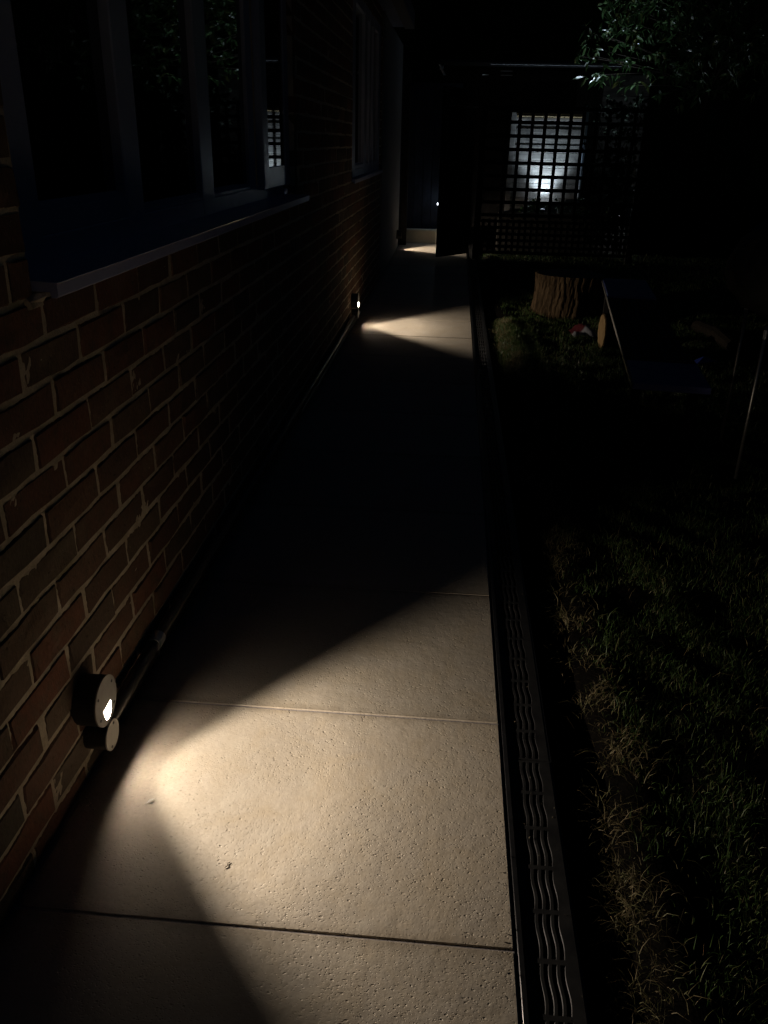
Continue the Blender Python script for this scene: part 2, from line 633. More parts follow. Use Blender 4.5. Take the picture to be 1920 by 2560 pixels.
variants = [brick_mesh(0.2262, 0.0642, s) for s in range(28)]
vmesh = {}
bricks = []
for ci in range(-20, 14):
    zb = Z_A - CH * ci
    if zb > Z_HI:
        continue
    off = 1.428 if ci % 2 == 0 else 1.324
    k0 = int((Y_LO - off) / 0.2355) - 1
    for kk in range(k0, k0 + 40):
        a = off + 0.2355 * kk + 0.005 + random.uniform(-0.004, 0.004)
        e = a + 0.2255 + random.uniform(-0.003, 0.003)
        wob = random.uniform(-0.0014, 0.0014)
        z0, z1 = zb + 0.0048 + wob, zb + CH - 0.0047 + wob
        if ci == 13:
            z0 = zb + 0.004
        a, e = max(a, Y_LO), min(e, Y_HI)
        if e - a < 0.03:
            continue
        segs = [(a, e)]
        for (wa, wb, wz0, wz1) in WIN:
            if z1 > wz0 + 0.004 and z0 < wz1 - 0.004:
                ns = []
                for (p, q) in segs:
                    if q <= wa + 0.002 or p >= wb - 0.002:
                        ns.append((p, q))
                    else:
                        if p < wa - 0.03:
                            ns.append((p, wa))
                        if q > wb + 0.03:
                            ns.append((wb, q))
                segs = ns
        for (p, q) in segs:
            bricks.append((p, q, z0, z1))


def view_size(p):
    d = Vector(p) - Vector((0, 0, 1.25))
    dep = -d.dot(mz)
    if dep < 0.05:
        return -1
    u = d.dot(mx) / dep * 2070 + 960
    w = -d.dot(my) / dep * 2070 + 1280
    if not (-120 < u < 2040 and -120 < w < 2680):
        return -1
    return -(d.normalized().dot(Vector((1, 0, 0)))) / dep ** 2


bricks.sort(key=lambda q: -view_size((WX, (q[0] + q[1]) / 2, (q[2] + q[3]) / 2)))
rest = MB()
for i, (p, q, z0, z1) in enumerate(bricks):
    vi = random.randrange(len(variants))
    sy, sz = (q - p) / 0.2255, (z1 - z0) / 0.0635
    px = WX + random.uniform(-0.0016, 0.0016)
    if i < 300:
        if vi not in vmesh:
            vmesh[vi] = mesh('brick', *variants[vi])
        o = obj('brick', vmesh[vi], BRICK, HOUSE, (px, (p + q) / 2, (z0 + z1) / 2))
        o.scale = (1, sy, sz)
        hpart(o)
    else:
        if i > 3000:
            break
        v, f = variants[vi]
        rest.add([(px + x, (p + q) / 2 + y * sy, (z0 + z1) / 2 + z * sz) for x, y, z in v], f)
hpart(rest.build('brick', BRICK, HOUSE, kind='stuff'))
# rough mortar lump and brick stub at the near end of the sill
lump = MB().box(WX - 0.03, WX + 0.006, 1.372, 1.432, 0.972, 0.996, 0.006, 0.004)
hpart(lump.build('mortar_lump', MORTAR, HOUSE))


def sill(y0, y1, ztop, xf, xb):
    b = MB()
    n = len(b.v)
    pr = [(xb, ztop + 0.006), (xf + 0.002, ztop), (xf, ztop - 0.003), (xf, ztop - 0.023), (xf - 0.003, ztop - 0.026),
          (xf - 0.012, ztop - 0.026), (xf - 0.014, ztop - 0.016), (xb, ztop - 0.014)]
    v = [(x, y0, z) for x, z in pr] + [(x, y1, z) for x, z in pr]
    m_ = len(pr)
    f = [tuple(range(m_))[::-1], tuple(range(m_, 2 * m_))]
    f += [(i, (i + 1) % m_, (i + 1) % m_ + m_, i + m_) for i in range(m_)]
    return b.add(v, f)


def window(wa, wb, z0, z1, xfr, stiles, rails, tilt=(0, 0, 0, 0)):
    """frame face at xfr; stiles = list of (y0, y1) uprights; rails = bottom rail tops between them"""
    fr = MB()
    for (a, b_) in stiles:
        fr.box(xfr - 0.06, xfr, a, b_, z0, z1, 0.003)
    fr.box(xfr - 0.061, xfr - 0.002, wa, wb, z1 - 0.07, z1 - 0.001, 0.003)
    fr.box(xfr - 0.062, xfr - 0.001, wa, wb, z0, z0 + 0.05, 0.003)
    w = hpart(fr.build('window', UPVC, HOUSE))
    for i, zt in enumerate(rails):
        a, b_ = stiles[i][1], stiles[i + 1][0]
        if zt is None:
            continue
        bd = MB()
        # bottom rail, slim bead, pane
        bd.box(xfr - 0.05, xfr - 0.003, a - 0.001, b_ + 0.001, z0 + 0.049, zt - 0.012, 0.003)
        rl = bd.build('bottom_rail', UPVC, w)
        v, f = [], []
        bead = MB()
        bead.add([(xfr - 0.004, a, zt - 0.012), (xfr - 0.004, b_, zt - 0.012), (xfr - 0.022, b_, zt), (xfr - 0.022, a, zt)], [(0, 1, 2, 3)])
        bead.build('glazing_bead', UPVC, w)
        gl = MB().box(-0.003, 0.003, -(b_ - a) / 2 - 0.003, (b_ - a) / 2 + 0.003, zt - 0.006, z1 - 0.065)
        gl.build('glass_pane', GLASS, w, (xfr - 0.027, (a + b_) / 2, 0)).rotation_euler = (0, 0, R(tilt[i]))
    return w


XF = -0.780
w1 = window(1.40, 3.98, 1.020, 2.158, XF,
            [(1.43, 1.602), (2.052, 2.165), (2.692, 2.824), (3.335, 3.43), (3.94, 3.979)], [1.130, 1.092, 1.096, None], (0.4, -0.6, -2.2, 0))
# opening casement, standing proud of the frame
XS = -0.748
sa = MB()
sa.box(XS - 0.03, XS, 3.44, 3.535, 1.062, 2.10, 0.004)
sa.box(XS - 0.03, XS, 3.885, 3.978, 1.062, 2.10, 0.004)
sa.box(XS - 0.0305, XS - 0.001, 3.535, 3.885, 1.062, 1.145, 0.004)
sa.box(XS - 0.0305, XS - 0.001, 3.535, 3.885, 2.03, 2.10, 0.004)
sa.build('casement_sash', UPVC, w1)
gp4 = MB().box(-0.003, 0.003, -0.177, 0.177, 1.14, 2.035).build('glass_pane', GLASS, w1, (XS - 0.010, 3.71, 0))
gp4.rotation_euler = (0, 0, R(-0.3))
s1 = sill(1.398, 4.03, 1.017, -0.670, -0.800).build('window_sill', SILLM, HOUSE)
hpart(s1)
mk = MB().box(-0.748, -0.738, 3.80, 3.86, 1.028, 1.052, 0.003)
mk.build('casement_catch', UPVC, w1)

w2 = window(6.11, 8.29, 1.012, 2.158, -0.722,
            [(6.13, 6.33), (6.93, 7.10), (7.30, 7.42), (7.62, 7.70), (8.10, 8.285)], [1.10, 1.10, 1.10, 1.10])
s2 = sill(6.08, 8.36, 1.004, -0.690, -0.76).build('window_sill', SILLM, HOUSE)
hpart(s2)
# soffit, fascia and the rendered end of the house
hpart(MB().box(-0.60, -0.50, 0.2, 9.60, 2.285, 2.43, 0.004).build('fascia_board', RENDER, HOUSE))
hpart(MB().box(WX - 0.2, -0.602, 0.2, 9.60, 2.302, 2.33).build('soffit_board', UPVC, HOUSE))
hpart(MB().box(WX - 0.24, WX + 0.012, 8.43, 8.47, -0.02, 2.30, 0.004).build('corner_bead', RENDER, HOUSE))
hpart(MB().box(WX - 0.24, WX - 0.002, 8.475, 11.30, -0.02, 2.30).build('rendered_wall', RENDER, HOUSE))

# ------------------------------------------------------------------ path lamps and their wiring
RL = 0.054
FX = -0.665      # front plate face


def ring_fill(outer, inner, x0, x1):
    """plate with a hole: (y,z) outlines, thickness x0..x1"""
    bm = bmesh.new()
    es = []
    for loop in (outer, inner):
        vs = [bm.verts.new((x1, y, z)) for y, z in loop]
        for i in range(len(vs)):
            es.append(bm.edges.new((vs[i], vs[(i + 1) % len(vs)])))
    bmesh.ops.triangle_fill(bm, use_beauty=True, use_dissolve=False, edges=es)
    ex = bmesh.ops.extrude_face_region(bm, geom=list(bm.faces))
    bmesh.ops.translate(bm, verts=[g for g in ex['geom'] if isinstance(g, bmesh.types.BMVert)], vec=(x0 - x1, 0, 0))
    bmesh.ops.recalc_face_normals(bm, faces=list(bm.faces))
    bm.verts.index_update()
    v = [tuple(q.co) for q in bm.verts]
    f = [tuple(q.index for q in p.verts) for p in bm.faces]
    bm.free()
    return v, f


def circ(r, n=40, cy_=0.0, cz=0.0):
    return [(cy_ + r * cos(2 * pi * i / n), cz + r * sin(2 * pi * i / n)) for i in range(n)]


RA = 0.0197
HA = 0.0320
CHZ = -0.0125     # chord height below the disc centre
half = [(RA, CHZ)]
for i in range(1, 20):
    a_ = pi * i / 20
    half.append((math.copysign(abs(RA * cos(a_)) if abs(cos(a_)) < 1e-6 else RA * abs(cos(a_)) ** 0.86, cos(a_)), CHZ - HA * sin(a_) ** 0.86))
half.append((-RA, CHZ))


def lathe_cyl(r, x0, x1, n=40, cap0=True, cap1=True):
    c = circ(r, n)
    v = [(x0, y, z) for y, z in c] + [(x1, y, z) for y, z in c]
    f = [(i, (i + 1) % n, (i + 1) % n + n, i + n) for i in range(n)]
    if cap0:
        f.append(tuple(range(n))[::-1])
    if cap1:
        f.append(tuple(range(n, 2 * n)))
    return v, f


def shape_beam(ld):
    """the lamp optic throws less light steeply down than out across the path"""
    ld.use_nodes = True
    t = ld.node_tree
    em = [q for q in t.nodes if q.type == 'EMISSION'][0]
    tc = t.nodes.new('ShaderNodeTexCoord')
    sp_ = t.nodes.new('ShaderNodeSeparateXYZ')
    t.links.new(tc.outputs['Normal'], sp_.inputs[0])
    ab = t.nodes.new('ShaderNodeMath')
    ab.operation = 'ABSOLUTE'
    t.links.new(sp_.outputs[2], ab.inputs[0])
    mx_ = t.nodes.new('ShaderNodeMath')
    mx_.operation = 'MAXIMUM'
    mx_.inputs[1].default_value = 0.32
    t.links.new(ab.outputs[0], mx_.inputs[0])
    dv = t.nodes.new('ShaderNodeMath')
    dv.operation = 'DIVIDE'
    dv.inputs[0].default_value = 0.32
    t.links.new(mx_.outputs[0], dv.inputs[1])
    pw = t.nodes.new('ShaderNodeMath')
    pw.operation = 'POWER'
    pw.inputs[1].default_value = 2.75
    t.links.new(dv.outputs[0], pw.inputs[0])
    t.links.new(pw.outputs[0], em.inputs['Strength'])


def wall_lamp(y, label):
    t = thing('wall_lamp', label, 'wall lamp', (0, y, 0.180), group='half-moon path lamps along the house wall')
    x0 = WX - 0.006
    MB().add(*lathe_cyl(RL - 0.001, x0, FX - 0.0035, cap1=False)).build('lamp_casing', CASING, t, smooth=False)
    MB().add(*ring_fill(circ(RL), half, FX - 0.0035, FX)).build('face_plate', LAMPFACE, t)
    n = len(half)
    xb = FX - 0.030
    v = [(FX - 0.0036, a, b) for a, b in half] + [(xb, a, b) for a, b in half]
    f = [(i, i + 1, i + 1 + n, i + n) for i in range(n - 1)] + [tuple(range(n, 2 * n)), (n - 1, 0, n, 2 * n - 1)]
    MB().add(v, f).build('reflector', REFLECT, t)
    # glowing strip under the top edge of the opening
    sv = [(FX - 0.005, -RA * 0.9, CHZ - 0.0006), (FX - 0.005, RA * 0.9, CHZ - 0.0006),
          (FX - 0.013, RA * 0.9, CHZ - 0.0006), (FX - 0.013, -RA * 0.9, CHZ - 0.0006)]
    MB().add(sv, [(0, 3, 2, 1)]).build('light_strip', STRIP, t)
    for a in (0.62, 2.5, 3.75, 5.6):
        MB().add(*[[(p[0], p[1] + 0.043 * cos(a), p[2] + 0.043 * sin(a)) for p in lathe_cyl(0.0034, FX - 0.001, FX + 0.0006, 10)[0]],
                   lathe_cyl(0.0034, FX - 0.001, FX + 0.0006, 10)[1]]).build('screw', SCREW, t)
    ld = D.lights.new('lamp_light', 'POINT')
    ld.energy = LAMP_W
    ld.color = WARM
    ld.shadow_soft_size = 0.0036
    lo = D.objects.new('lamp_light', ld)
    C.objects.link(lo)
    lo.parent = t
    lo.location = (FX - 0.0201, -0.0011, CHZ - 0.004)
    shape_beam(ld)
    return t


wall_lamp(1.355, 'nearest round wall lamp with a bright half-moon opening, low on the brick wall')
wall_lamp(6.12, 'round wall lamp halfway along the path, below the farther window sill')
wall_lamp(11.05, 'small distant wall lamp on the rendered wall beside the gate').rotation_euler = (0, 0, R(9))


def junction(y, z, label):
    t = thing('junction_box', label, 'junction box', (0, y, z), group='round junction boxes under the lamps')
    MB().add(*lathe_cyl(0.032, WX - 0.004, FX - 0.003, 32)).build('box_body', CASING, t)
    MB().add(*lathe_cyl(0.0335, FX - 0.0028, FX + 0.0005, 36)).build('cover_plate', BOXFACE, t)
    for s in (1, -1):
        v, f = lathe_cyl(0.0032, FX - 0.001, FX + 0.0012, 10)
        MB().add([(a, b + 0.010 * s, c + 0.0235 * s) for a, b, c in v], f).build('screw', SCREW, t)


junction(1.362, 0.087, 'round pale junction box under the nearest wall lamp')
junction(6.127, 0.087, 'small round junction box under the lamp halfway along the path')

cp = thing('conduit_pipe', 'black conduit pipe running along the foot of the brick wall from the nearest lamp', 'pipe', (-0.69, 1.38, 0.088))
MB().tube([(-0.690, 1.385, 0.088), (-0.690, 1.55, 0.090), (-0.690, 1.70, 0.092)], 0.0160, 18).build('pipe', PIPEM, cp, smooth=True).location = (0.69, -1.38, -0.088)
MB().tube([(-0.690, 1.695, 0.092), (-0.690, 1.735, 0.092)], 0.0190, 18).build('coupler', METAL, cp).location = (0.69, -1.38, -0.088)
MB().tube([(-0.690, 1.735, 0.092), (-0.692, 3.4, 0.088), (-0.693, 5.2, 0.080), (-0.692, 6.02, 0.084)], 0.0140, 14).build('pipe', PIPEM, cp, smooth=True).location = (0.69, -1.38, -0.088)
MB().tube([(-0.690, 1.372, 0.092), (-0.690, 1.39, 0.090)], 0.0175, 18).build('coupler', LAMPFACE, cp).location = (0.69, -1.38, -0.088)
tr = MB().box(-0.713, -0.700, 3.9, 6.6, 0.0005, 0.022, 0.002)
tag(tr.build('cable_trunking', PIPEM), 'thin grey cable trunking at the foot of the wall before the second lamp', 'trunking')

# ------------------------------------------------------------------ drain channel with wavy slots
DR = thing('drain_channel', 'black plastic drainage channel with wavy slots along the right path edge', 'drain', (0.225, 0, 0))
ch = MB()
ch.box(0.169, 0.1715, -0.5, 12.3, -0.08, -0.004)
ch.box(0.2755, 0.280, -0.5, 12.3, -0.08, -0.006)
ch.box(0.1715, 0.2755, -0.5, 12.3, -0.083, -0.075)
ch.build('channel_body', BLACKPL, DR).location = (-0.225, 0, 0)
rl = MB().box(0.1735, 0.1840, -0.5, 12.3, -0.012, -0.0005, 0.0012)
rl.build('edge_rail', BLACKPL, DR).location = (-0.225, 0, 0)


def grating(rows, nseg):
    v, f = [], []
    L = 0.996
    xc = [0.2055, 0.2195, 0.2335, 0.2475]
    hw = 0.0035
    zt, zb = 0.0, -0.014
    pr = L / rows

    def wave(x, u):
        return x + 0.0019 * sin(2 * pi * u)

    def quad(a, b, c, d):
        n = len(v)
        v.extend([a, b, c, d])
        f.append((n, n + 1, n + 2, n + 3))
    for r in range(rows):
        ya, yb = r * pr + 0.005, (r + 1) * pr - 0.005
        edges = [0.1855] + [x for c in xc for x in (c - hw, c + hw)] + [0.2745]
        for s_ in range(5):
            xl, xr = edges[2 * s_], edges[2 * s_ + 1]
            for q in range(nseg):
                u0, u1 = q / nseg, (q + 1) / nseg
                y0, y1 = ya + (yb - ya) * u0, ya + (yb - ya) * u1
                l0 = wave(xl, u0) if s_ > 0 else xl
                l1 = wave(xl, u1) if s_ > 0 else xl
                r0 = wave(xr, u0) if s_ < 4 else xr
                r1 = wave(xr, u1) if s_ < 4 else xr
                c_ = 0.0015 if s_ > 0 else 0.0
                quad((l0 + c_, y0, zt), (r0, y0, zt), (r1, y1, zt), (l1 + c_, y1, zt))
                if c_:
                    quad((l0, y0, zt - 0.0022), (l0 + c_, y0, zt), (l1 + c_, y1, zt), (l1, y1, zt - 0.0022))
                quad((l0, y0, zb), (l0, y0, zt - 0.0022 * (c_ > 0)), (l1, y1, zt - 0.0022 * (c_ > 0)), (l1, y1, zb))
                quad((r0, y0, zt), (r0, y0, zb), (r1, y1, zb), (r1, y1, zt))
        for y0, y1 in ((r * pr, ya), (yb, (r + 1) * pr)):
            quad((edges[0], y0, zt), (edges[-1], y0, zt), (edges[-1], y1, zt), (edges[0], y1, zt))
        for c in xc:
            quad((c - hw, ya, zb), (c - hw, ya, zt), (c + hw, ya, zt), (c + hw, ya, zb))
            quad((c - hw, yb, zt), (c - hw, yb, zb), (c + hw, yb, zb), (c + hw, yb, zt))
    quad((0.1855, 0, zb), (0.1855, 0, zt), (0.2745, 0, zt), (0.2745, 0, zb))
    quad((0.1855, L, zt), (0.1855, L, zb), (0.2745, L, zb), (0.2745, L, zt))
    return mesh('grating', v, f)


gm = grating(10, 14)
for k in range(-1, 12):
    o = obj('grating', gm, GRATE, DR, (-0.225, 0.487 + k * 1.0, -0.0055 + random.uniform(-0.0006, 0.0006)))

# ------------------------------------------------------------------ grass
def blades(name, n, xr, yr, hgt, wid, matl, lean, dens=None, seed=1, kind='stuff'):
    g = np.random.default_rng(seed)
    x = g.uniform(*xr, n * 3)
    y = g.uniform(*yr, n * 3)
    if dens is not None:
        keep = g.uniform(0, 1, n * 3) < dens(x, y)
        x, y = x[keep], y[keep]
    x, y = x[:n], y[:n]
    n = len(x)
    h = hgt[0] + (hgt[1] - hgt[0]) * g.uniform(0, 1, n) ** 1.5
    w = g.uniform(*wid, n)
    a = g.uniform(0, 2 * pi, n)
    l = g.uniform(*lean, n)
    z0 = ground_height(x, y) - 0.004
    dx, dy = np.cos(a), np.sin(a)
    b = g.uniform(0, 2 * pi, n)
    sx, sy = np.cos(b) * w / 2, np.sin(b) * w / 2
    V = np.zeros((n, 7, 3))
    for i, (u, bend, ww) in enumerate(((0, 0, 1), (0.45, 0.18, 0.85), (0.8, 0.58, 0.5))):
        cx = x + dx * h * l * bend
        cy_ = y + dy * h * l * bend
        cz = z0 + h * (u - l * 0.35 * bend * u)
        V[:, 2 * i] = np.stack([cx - sx * ww, cy_ - sy * ww, cz], -1)
        V[:, 2 * i + 1] = np.stack([cx + sx * ww, cy_ + sy * ww, cz], -1)
    V[:, 6] = np.stack([x + dx * h * l, y + dy * h * l, z0 + h * (1 - 0.5 * l)], -1)
    idx = np.arange(n)[:, None] * 7
    T = np.concatenate([idx + np.array([[0, 1, 3]]), idx + np.array([[0, 3, 2]]), idx + np.array([[2, 3, 5]]),
                        idx + np.array([[2, 5, 4]]), idx + np.array([[4, 5, 6]])])
    return obj(name, npmesh(name, V.reshape(-1, 3), T), matl, kind=kind)


GREEN = m_leaf('lawn_green', [(0, (0.035, 0.075, 0.018)), (0.45, (0.055, 0.11, 0.025)), (0.7, (0.08, 0.125, 0.03)),
                              (0.86, (0.14, 0.15, 0.06)), (1.0, (0.22, 0.19, 0.10))], 0.5, 0.4, 0.3)
STRAW = m_leaf('dry_straw', [(0, (0.16, 0.12, 0.06)), (0.4, (0.25, 0.20, 0.105)), (0.7, (0.13, 0.14, 0.05)), (1.0, (0.36, 0.30, 0.19))],
               0.6, 0.35, 0.25)


def lumps(x, y, f=1.0, p=0.0):
    v = np.sin(x * 13.1 * f + 2.1 * np.sin(y * 6.9 * f + p) + p) * np.sin(y * 11.3 * f + 1.9 * np.sin(x * 8.7 * f) + 2 * p)
    w = np.sin(x * 31.0 * f + 2.0 * np.sin(y * 17.0 * f)) * np.sin(y * 27.0 * f + p)
    return 0.5 + 0.33 * v + 0.17 * w


def patchy(x, y):
    e = np.clip((x - 0.40) / 0.14, 0, 1)
    return np.clip((lumps(x, y) - 0.30) * 2.0, 0.04, 1) * e


def edgeband(x, y):
    e = np.exp(-((x - 0.395 - 0.035 * np.sin(y * 5.0) - 0.02 * np.sin(y * 13.0)) / 0.05) ** 2)
    return np.clip(e * ((lumps(x, y, 1.3, 1.0) - 0.34) * 2.6 + 0.12), 0, 1)


blades('grass', 130000, (0.39, 2.2), (0.3, 3.8), (0.008, 0.036), (0.0009, 0.0020), GREEN, (0.15, 1.1), patchy, 1)
blades('grass', 2200, (0.45, 1.6), (0.3, 3.0), (0.03, 0.075), (0.0012, 0.0022), GREEN, (0.2, 1.0), patchy, 12)
blades('grass', 46000, (0.36, 2.6), (3.8, 8.2), (0.015, 0.055), (0.002, 0.004), GREEN, (0.2, 1.1), patchy, 2)
blades('grass', 16000, (0.33, 0.62), (4.7, 6.6), (0.02, 0.06), (0.002, 0.004), GREEN, (0.2, 1.0), None, 8)
blades('grass', 12000, (0.30, 4.0), (8.2, 11.0), (0.02, 0.06), (0.004, 0.008), GREEN, (0.3, 1.2), None, 6)
blades('dry_grass', 12000, (0.31, 0.62), (0.4, 4.2), (0.014, 0.055), (0.0008, 0.0018), STRAW, (0.6, 1.7), edgeband, 3)
blades('dry_grass', 1100, (0.33, 1.5), (0.5, 3.4), (0.02, 0.065), (0.0009, 0.0016), STRAW, (0.7, 1.7), None, 4)
blades('dry_grass', 7000, (0.31, 0.52), (4.7, 6.5), (0.025, 0.07), (0.0015, 0.0035), STRAW, (0.2, 1.1), edgeband, 5)

# ------------------------------------------------------------------ gate, posts, low wall and dark boards at the end
gp = MB().box(-0.712, -0.622, 11.42, 11.51, 0.0, 2.05, 0.004).build('gate_post', DARKWOOD)
tag(gp, 'dark gate post at the end of the house wall, left of the opening', 'post')
gt = thing('gate', 'dark boarded gate standing half open across the far end of the path', 'gate', (0.19, 10.48, 0), math.atan2(-0.48, -0.37))
n = 6
for i in range(n):
    a = 0.02 + i * 0.1
    MB().box(a, a + 0.096, -0.012, 0.010, 0.035, 1.80, 0.003).build('board', DARKWOOD, gt)
for z in (0.22, 0.95, 1.62):
    MB().box(0.02, 0.616, 0.0105, 0.034, z, z + 0.09, 0.003).build('rail', DARKWOOD, gt)
MB().tube([(0.57, -0.02, 0.98), (0.57, -0.045, 0.98), (0.57, -0.045, 1.1), (0.57, -0.02, 1.1)], 0.006, 8).build('handle', STEEL, gt)

lw = thing('low_wall', 'low cream rendered wall with a lip beyond the open gate', 'low wall', (-0.3, 11.8, 0))
MB().box(-0.42, 0.40, -0.09, 0.08, -0.01, 0.152).build('wall_face', CREAM, lw)
MB().box(-0.42, 0.40, -0.102, 0.09, 0.1525, 0.172, 0.004).build('coping', CREAM, lw)
nb = thing('boarded_fence', 'dark navy boarded fence standing above the low cream wall', 'fence', (-0.3, 12.02, 0))
for i in range(8):
    a = -0.62 + i * 0.118
    MB().box(a, a + 0.114, -0.012, 0.012, 0.0, 1.95, 0.003).build('board', NAVY, nb)

sp = thing('garden_spotlight', 'tiny cool white spotlight glowing at the edge of the open gate', 'spotlight', (-0.222, 11.62, 0.512))
MB().tube([(0, 0.0, -0.51), (0, 0.0, -0.01)], 0.006, 8).build('stake', BLACKPL, sp)
v, f = lathe_cyl(0.014, 0, 0.03, 16)
MB().add([(b, -a + 0.02, c) for a, b, c in v], f).build('lamp_head', BLACKPL, sp)
bm = bmesh.new()
bmesh.ops.create_uvsphere(bm, u_segments=14, v_segments=8, radius=0.0155)
me = D.meshes.new('bulb')
bm.to_mesh(me)
bm.free()
obj('bulb', me, m_emit('cool_bulb', (0.85, 0.95, 1.0), 7.0), sp, (0, -0.018, 0))
ld = D.lights.new('spot_glow', 'POINT')
ld.energy = SPARK_W
ld.color = (0.6, 0.78, 1.0)
ld.shadow_soft_size = 0.01
lo = D.objects.new('spot_glow', ld)
C.objects.link(lo)
lo.parent = sp
lo.location = (0.0, 0.06, 0.03)

# ------------------------------------------------------------------ trellis
TY = 10.30
TR = thing('trellis', 'dark square trellis screen in front of the floodlit fence', 'trellis', (1.2, TY, 0))
for x in (0.27, 2.06):
    MB().box(x - 0.035 - 1.2, x + 0.035 - 1.2, -0.03, 0.05, -0.02, 1.66, 0.004).build('post', DARKWOOD, TR)
TP = 0.1400
k = 0
x = 0.533
while x < 2.02:
    MB().box(x - 0.019 - 1.2, x + 0.019 - 1.2, 0.0, 0.012, 0.45, 1.60, 0.002).build('slat', DARKWOODX, TR)
    x += TP
for k in range(9):
    z = 1.614 - TP * k
    hh = 0.019 if k else 0.024
    MB().box(0.307 - 1.2, 2.023 - 1.2, -0.0125, -0.0005, z - hh, z + hh, 0.002).build('slat', DARKWOODX, TR)
# finer lattice in the lower half
x = 0.34
while x < 2.02:
    MB().box(x - 0.0165 - 1.2, x + 0.0165 - 1.2, 0.0, 0.010, 0.055, 0.448, 0.002).build('slat', DARKWOODX, TR)
    x += TP / 2
for k in range(6):
    z = 0.425 - k * 0.070
    MB().box(0.307 - 1.2, 2.023 - 1.2, -0.0105, -0.0005, z - 0.0165, z + 0.0165, 0.002).build('slat', DARKWOODX, TR)

# ------------------------------------------------------------------ fences, drainpipe, shed behind
FY = 12.0
FE = thing('board_fence', 'bleached horizontal board fence lit white by the spike light', 'fence', (1.1, FY, 0))
z = 0.02
i = 0
while z < 1.56:
    h_ = min(random.uniform(0.088, 0.102), 1.575 - z)
    MB().box(-0.36, 0.50, random.uniform(-0.008, 0.002), 0.02, z, z + h_ - 0.005, 0.003).build('board', PALEWOOD, FE)
    z += h_
MB().box(-0.36, 0.505, -0.028, 0.03, 1.579, 1.594, 0.003).build('capping', CAPWOOD, FE)
MB().box(-0.36, 0.505, -0.016, 0.028, 1.598, 1.622, 0.003).build('capping', CAPWOOD, FE)
dp = MB().tube([(1.632, 11.975, 0.0), (1.632, 11.975, 1.72)], 0.022, 14).build('drainpipe', mat('grey_pipe', (0.34, 0.40, 0.50), 0.4), smooth=True)
tag(dp, 'thin blue-grey drainpipe at the right end of the floodlit fence', 'drainpipe')
MB().box(-0.43, -0.363, -0.02, 0.05, 0.0, 1.63, 0.004).build('post', PALEWOOD, FE)
F2 = thing('tall_fence', 'taller weathered board fence behind the climber, right of the drainpipe', 'fence', (3.4, 12.36, 0))
z = 0.02
while z < 2.0:
    h_ = random.uniform(0.12, 0.14)
    MB().box(-1.72, -0.95, random.uniform(-0.004, 0.002), 0.02, z, z + h_ - 0.005, 0.003).build('board', PALEWOOD, F2)
    z += h_

SH = thing('shed', 'dark shed whose pale roof edge shows above the fence', 'shed', (0.75, 13.0, 0))
MB().box(-1.0, 1.1, -0.70, 0.9, 0.0, 2.13).build('wall', DARKWOOD, SH)
rf = MB()
rf.add([(-1.06, -1.08, 2.140), (1.25, -1.08, 2.140), (1.25, 1.0, 2.34), (-1.06, 1.0, 2.34),
        (-1.06, -1.08, 2.185), (1.25, -1.08, 2.185), (1.25, 1.0, 2.38), (-1.06, 1.0, 2.38)],
       [(0, 3, 2, 1), (4, 5, 6, 7), (0, 1, 5, 4), (1, 2, 6, 5), (2, 3, 7, 6), (3, 0, 4, 7)])
rf.build('roof', ROOFM, SH)
MB().box(-0.40, 1.25, -1.098, -1.083, 2.162, 2.169, 0.001).build('drip_edge', RENDER, SH)
for (a, b_, z) in ((-0.26, -0.105, 2.098), (-0.255, -0.105, 2.050), (-0.49, -0.405, 2.052)):
    MB().box(a, b_, -0.92, -0.90, z, z + 0.010, 0.002).build('batten', METAL, SH)
bb = MB()
bb.add([(-1.045, -1.50, 2.122), (-1.015, -1.50, 2.122), (-0.95, -1.50, 2.008), (-0.98, -1.50, 2.003),
        (-1.045, -1.47, 2.122), (-1.015, -1.47, 2.122), (-0.95, -1.47, 2.008), (-0.98, -1.47, 2.003)],
       [(0, 3, 2, 1), (4, 5, 6, 7), (0, 1, 5, 4), (1, 2, 6, 5), (2, 3, 7, 6), (3, 0, 4, 7)])
bb.add([(-1.03, -1.47, 2.09), (-0.99, -1.47, 2.09), (-0.99, -1.0, 2.15), (-1.03, -1.0, 2.15),
        (-1.03, -1.47, 2.06), (-0.99, -1.47, 2.06), (-0.99, -1.0, 2.12), (-1.03, -1.0, 2.12)],
       [(0, 1, 2, 3), (4, 7, 6, 5), (0, 4, 5, 1), (1, 5, 6, 2), (2, 6, 7, 3), (3, 7, 4, 0)])
bb.build('bargeboard', METAL, SH)

# ------------------------------------------------------------------ spike uplight and raised bed
def spike_light(label, loc, energy, cone, aim, lens):
    ul = thing('spike_uplight', label, 'uplight', loc, group='cool spike uplights behind the trellis')
    MB().tube([(0, 0, -0.02), (0, 0, 0.42)], 0.008, 8).build('spike', BLACKPL, ul)
    MB().tube([(0, 0.0, 0.415), (0, 0.0, 0.47)], [0.022, 0.03], 18, cap=False).build('lamp_head', BLACKPL, ul)
    MB().tube([(0, 0, 0.452), (0, 0, 0.4535)], 0.024, 16).build('lens', m_emit('cool_lens', (0.76, 0.89, 1.0), lens), ul)
    ld = D.lights.new('uplight_beam', 'SPOT')
    ld.energy = energy
    ld.color = COOL
    ld.spot_size = R(cone)
    ld.spot_blend = 1.0
    ld.shadow_soft_size = 0.012
    lo = D.objects.new('uplight_beam', ld)
    C.objects.link(lo)
    lo.parent = ul
    lo.location = (0, 0, 0.475)
    lo.rotation_euler = Vector(aim).to_track_quat('-Z', 'Y').to_euler()


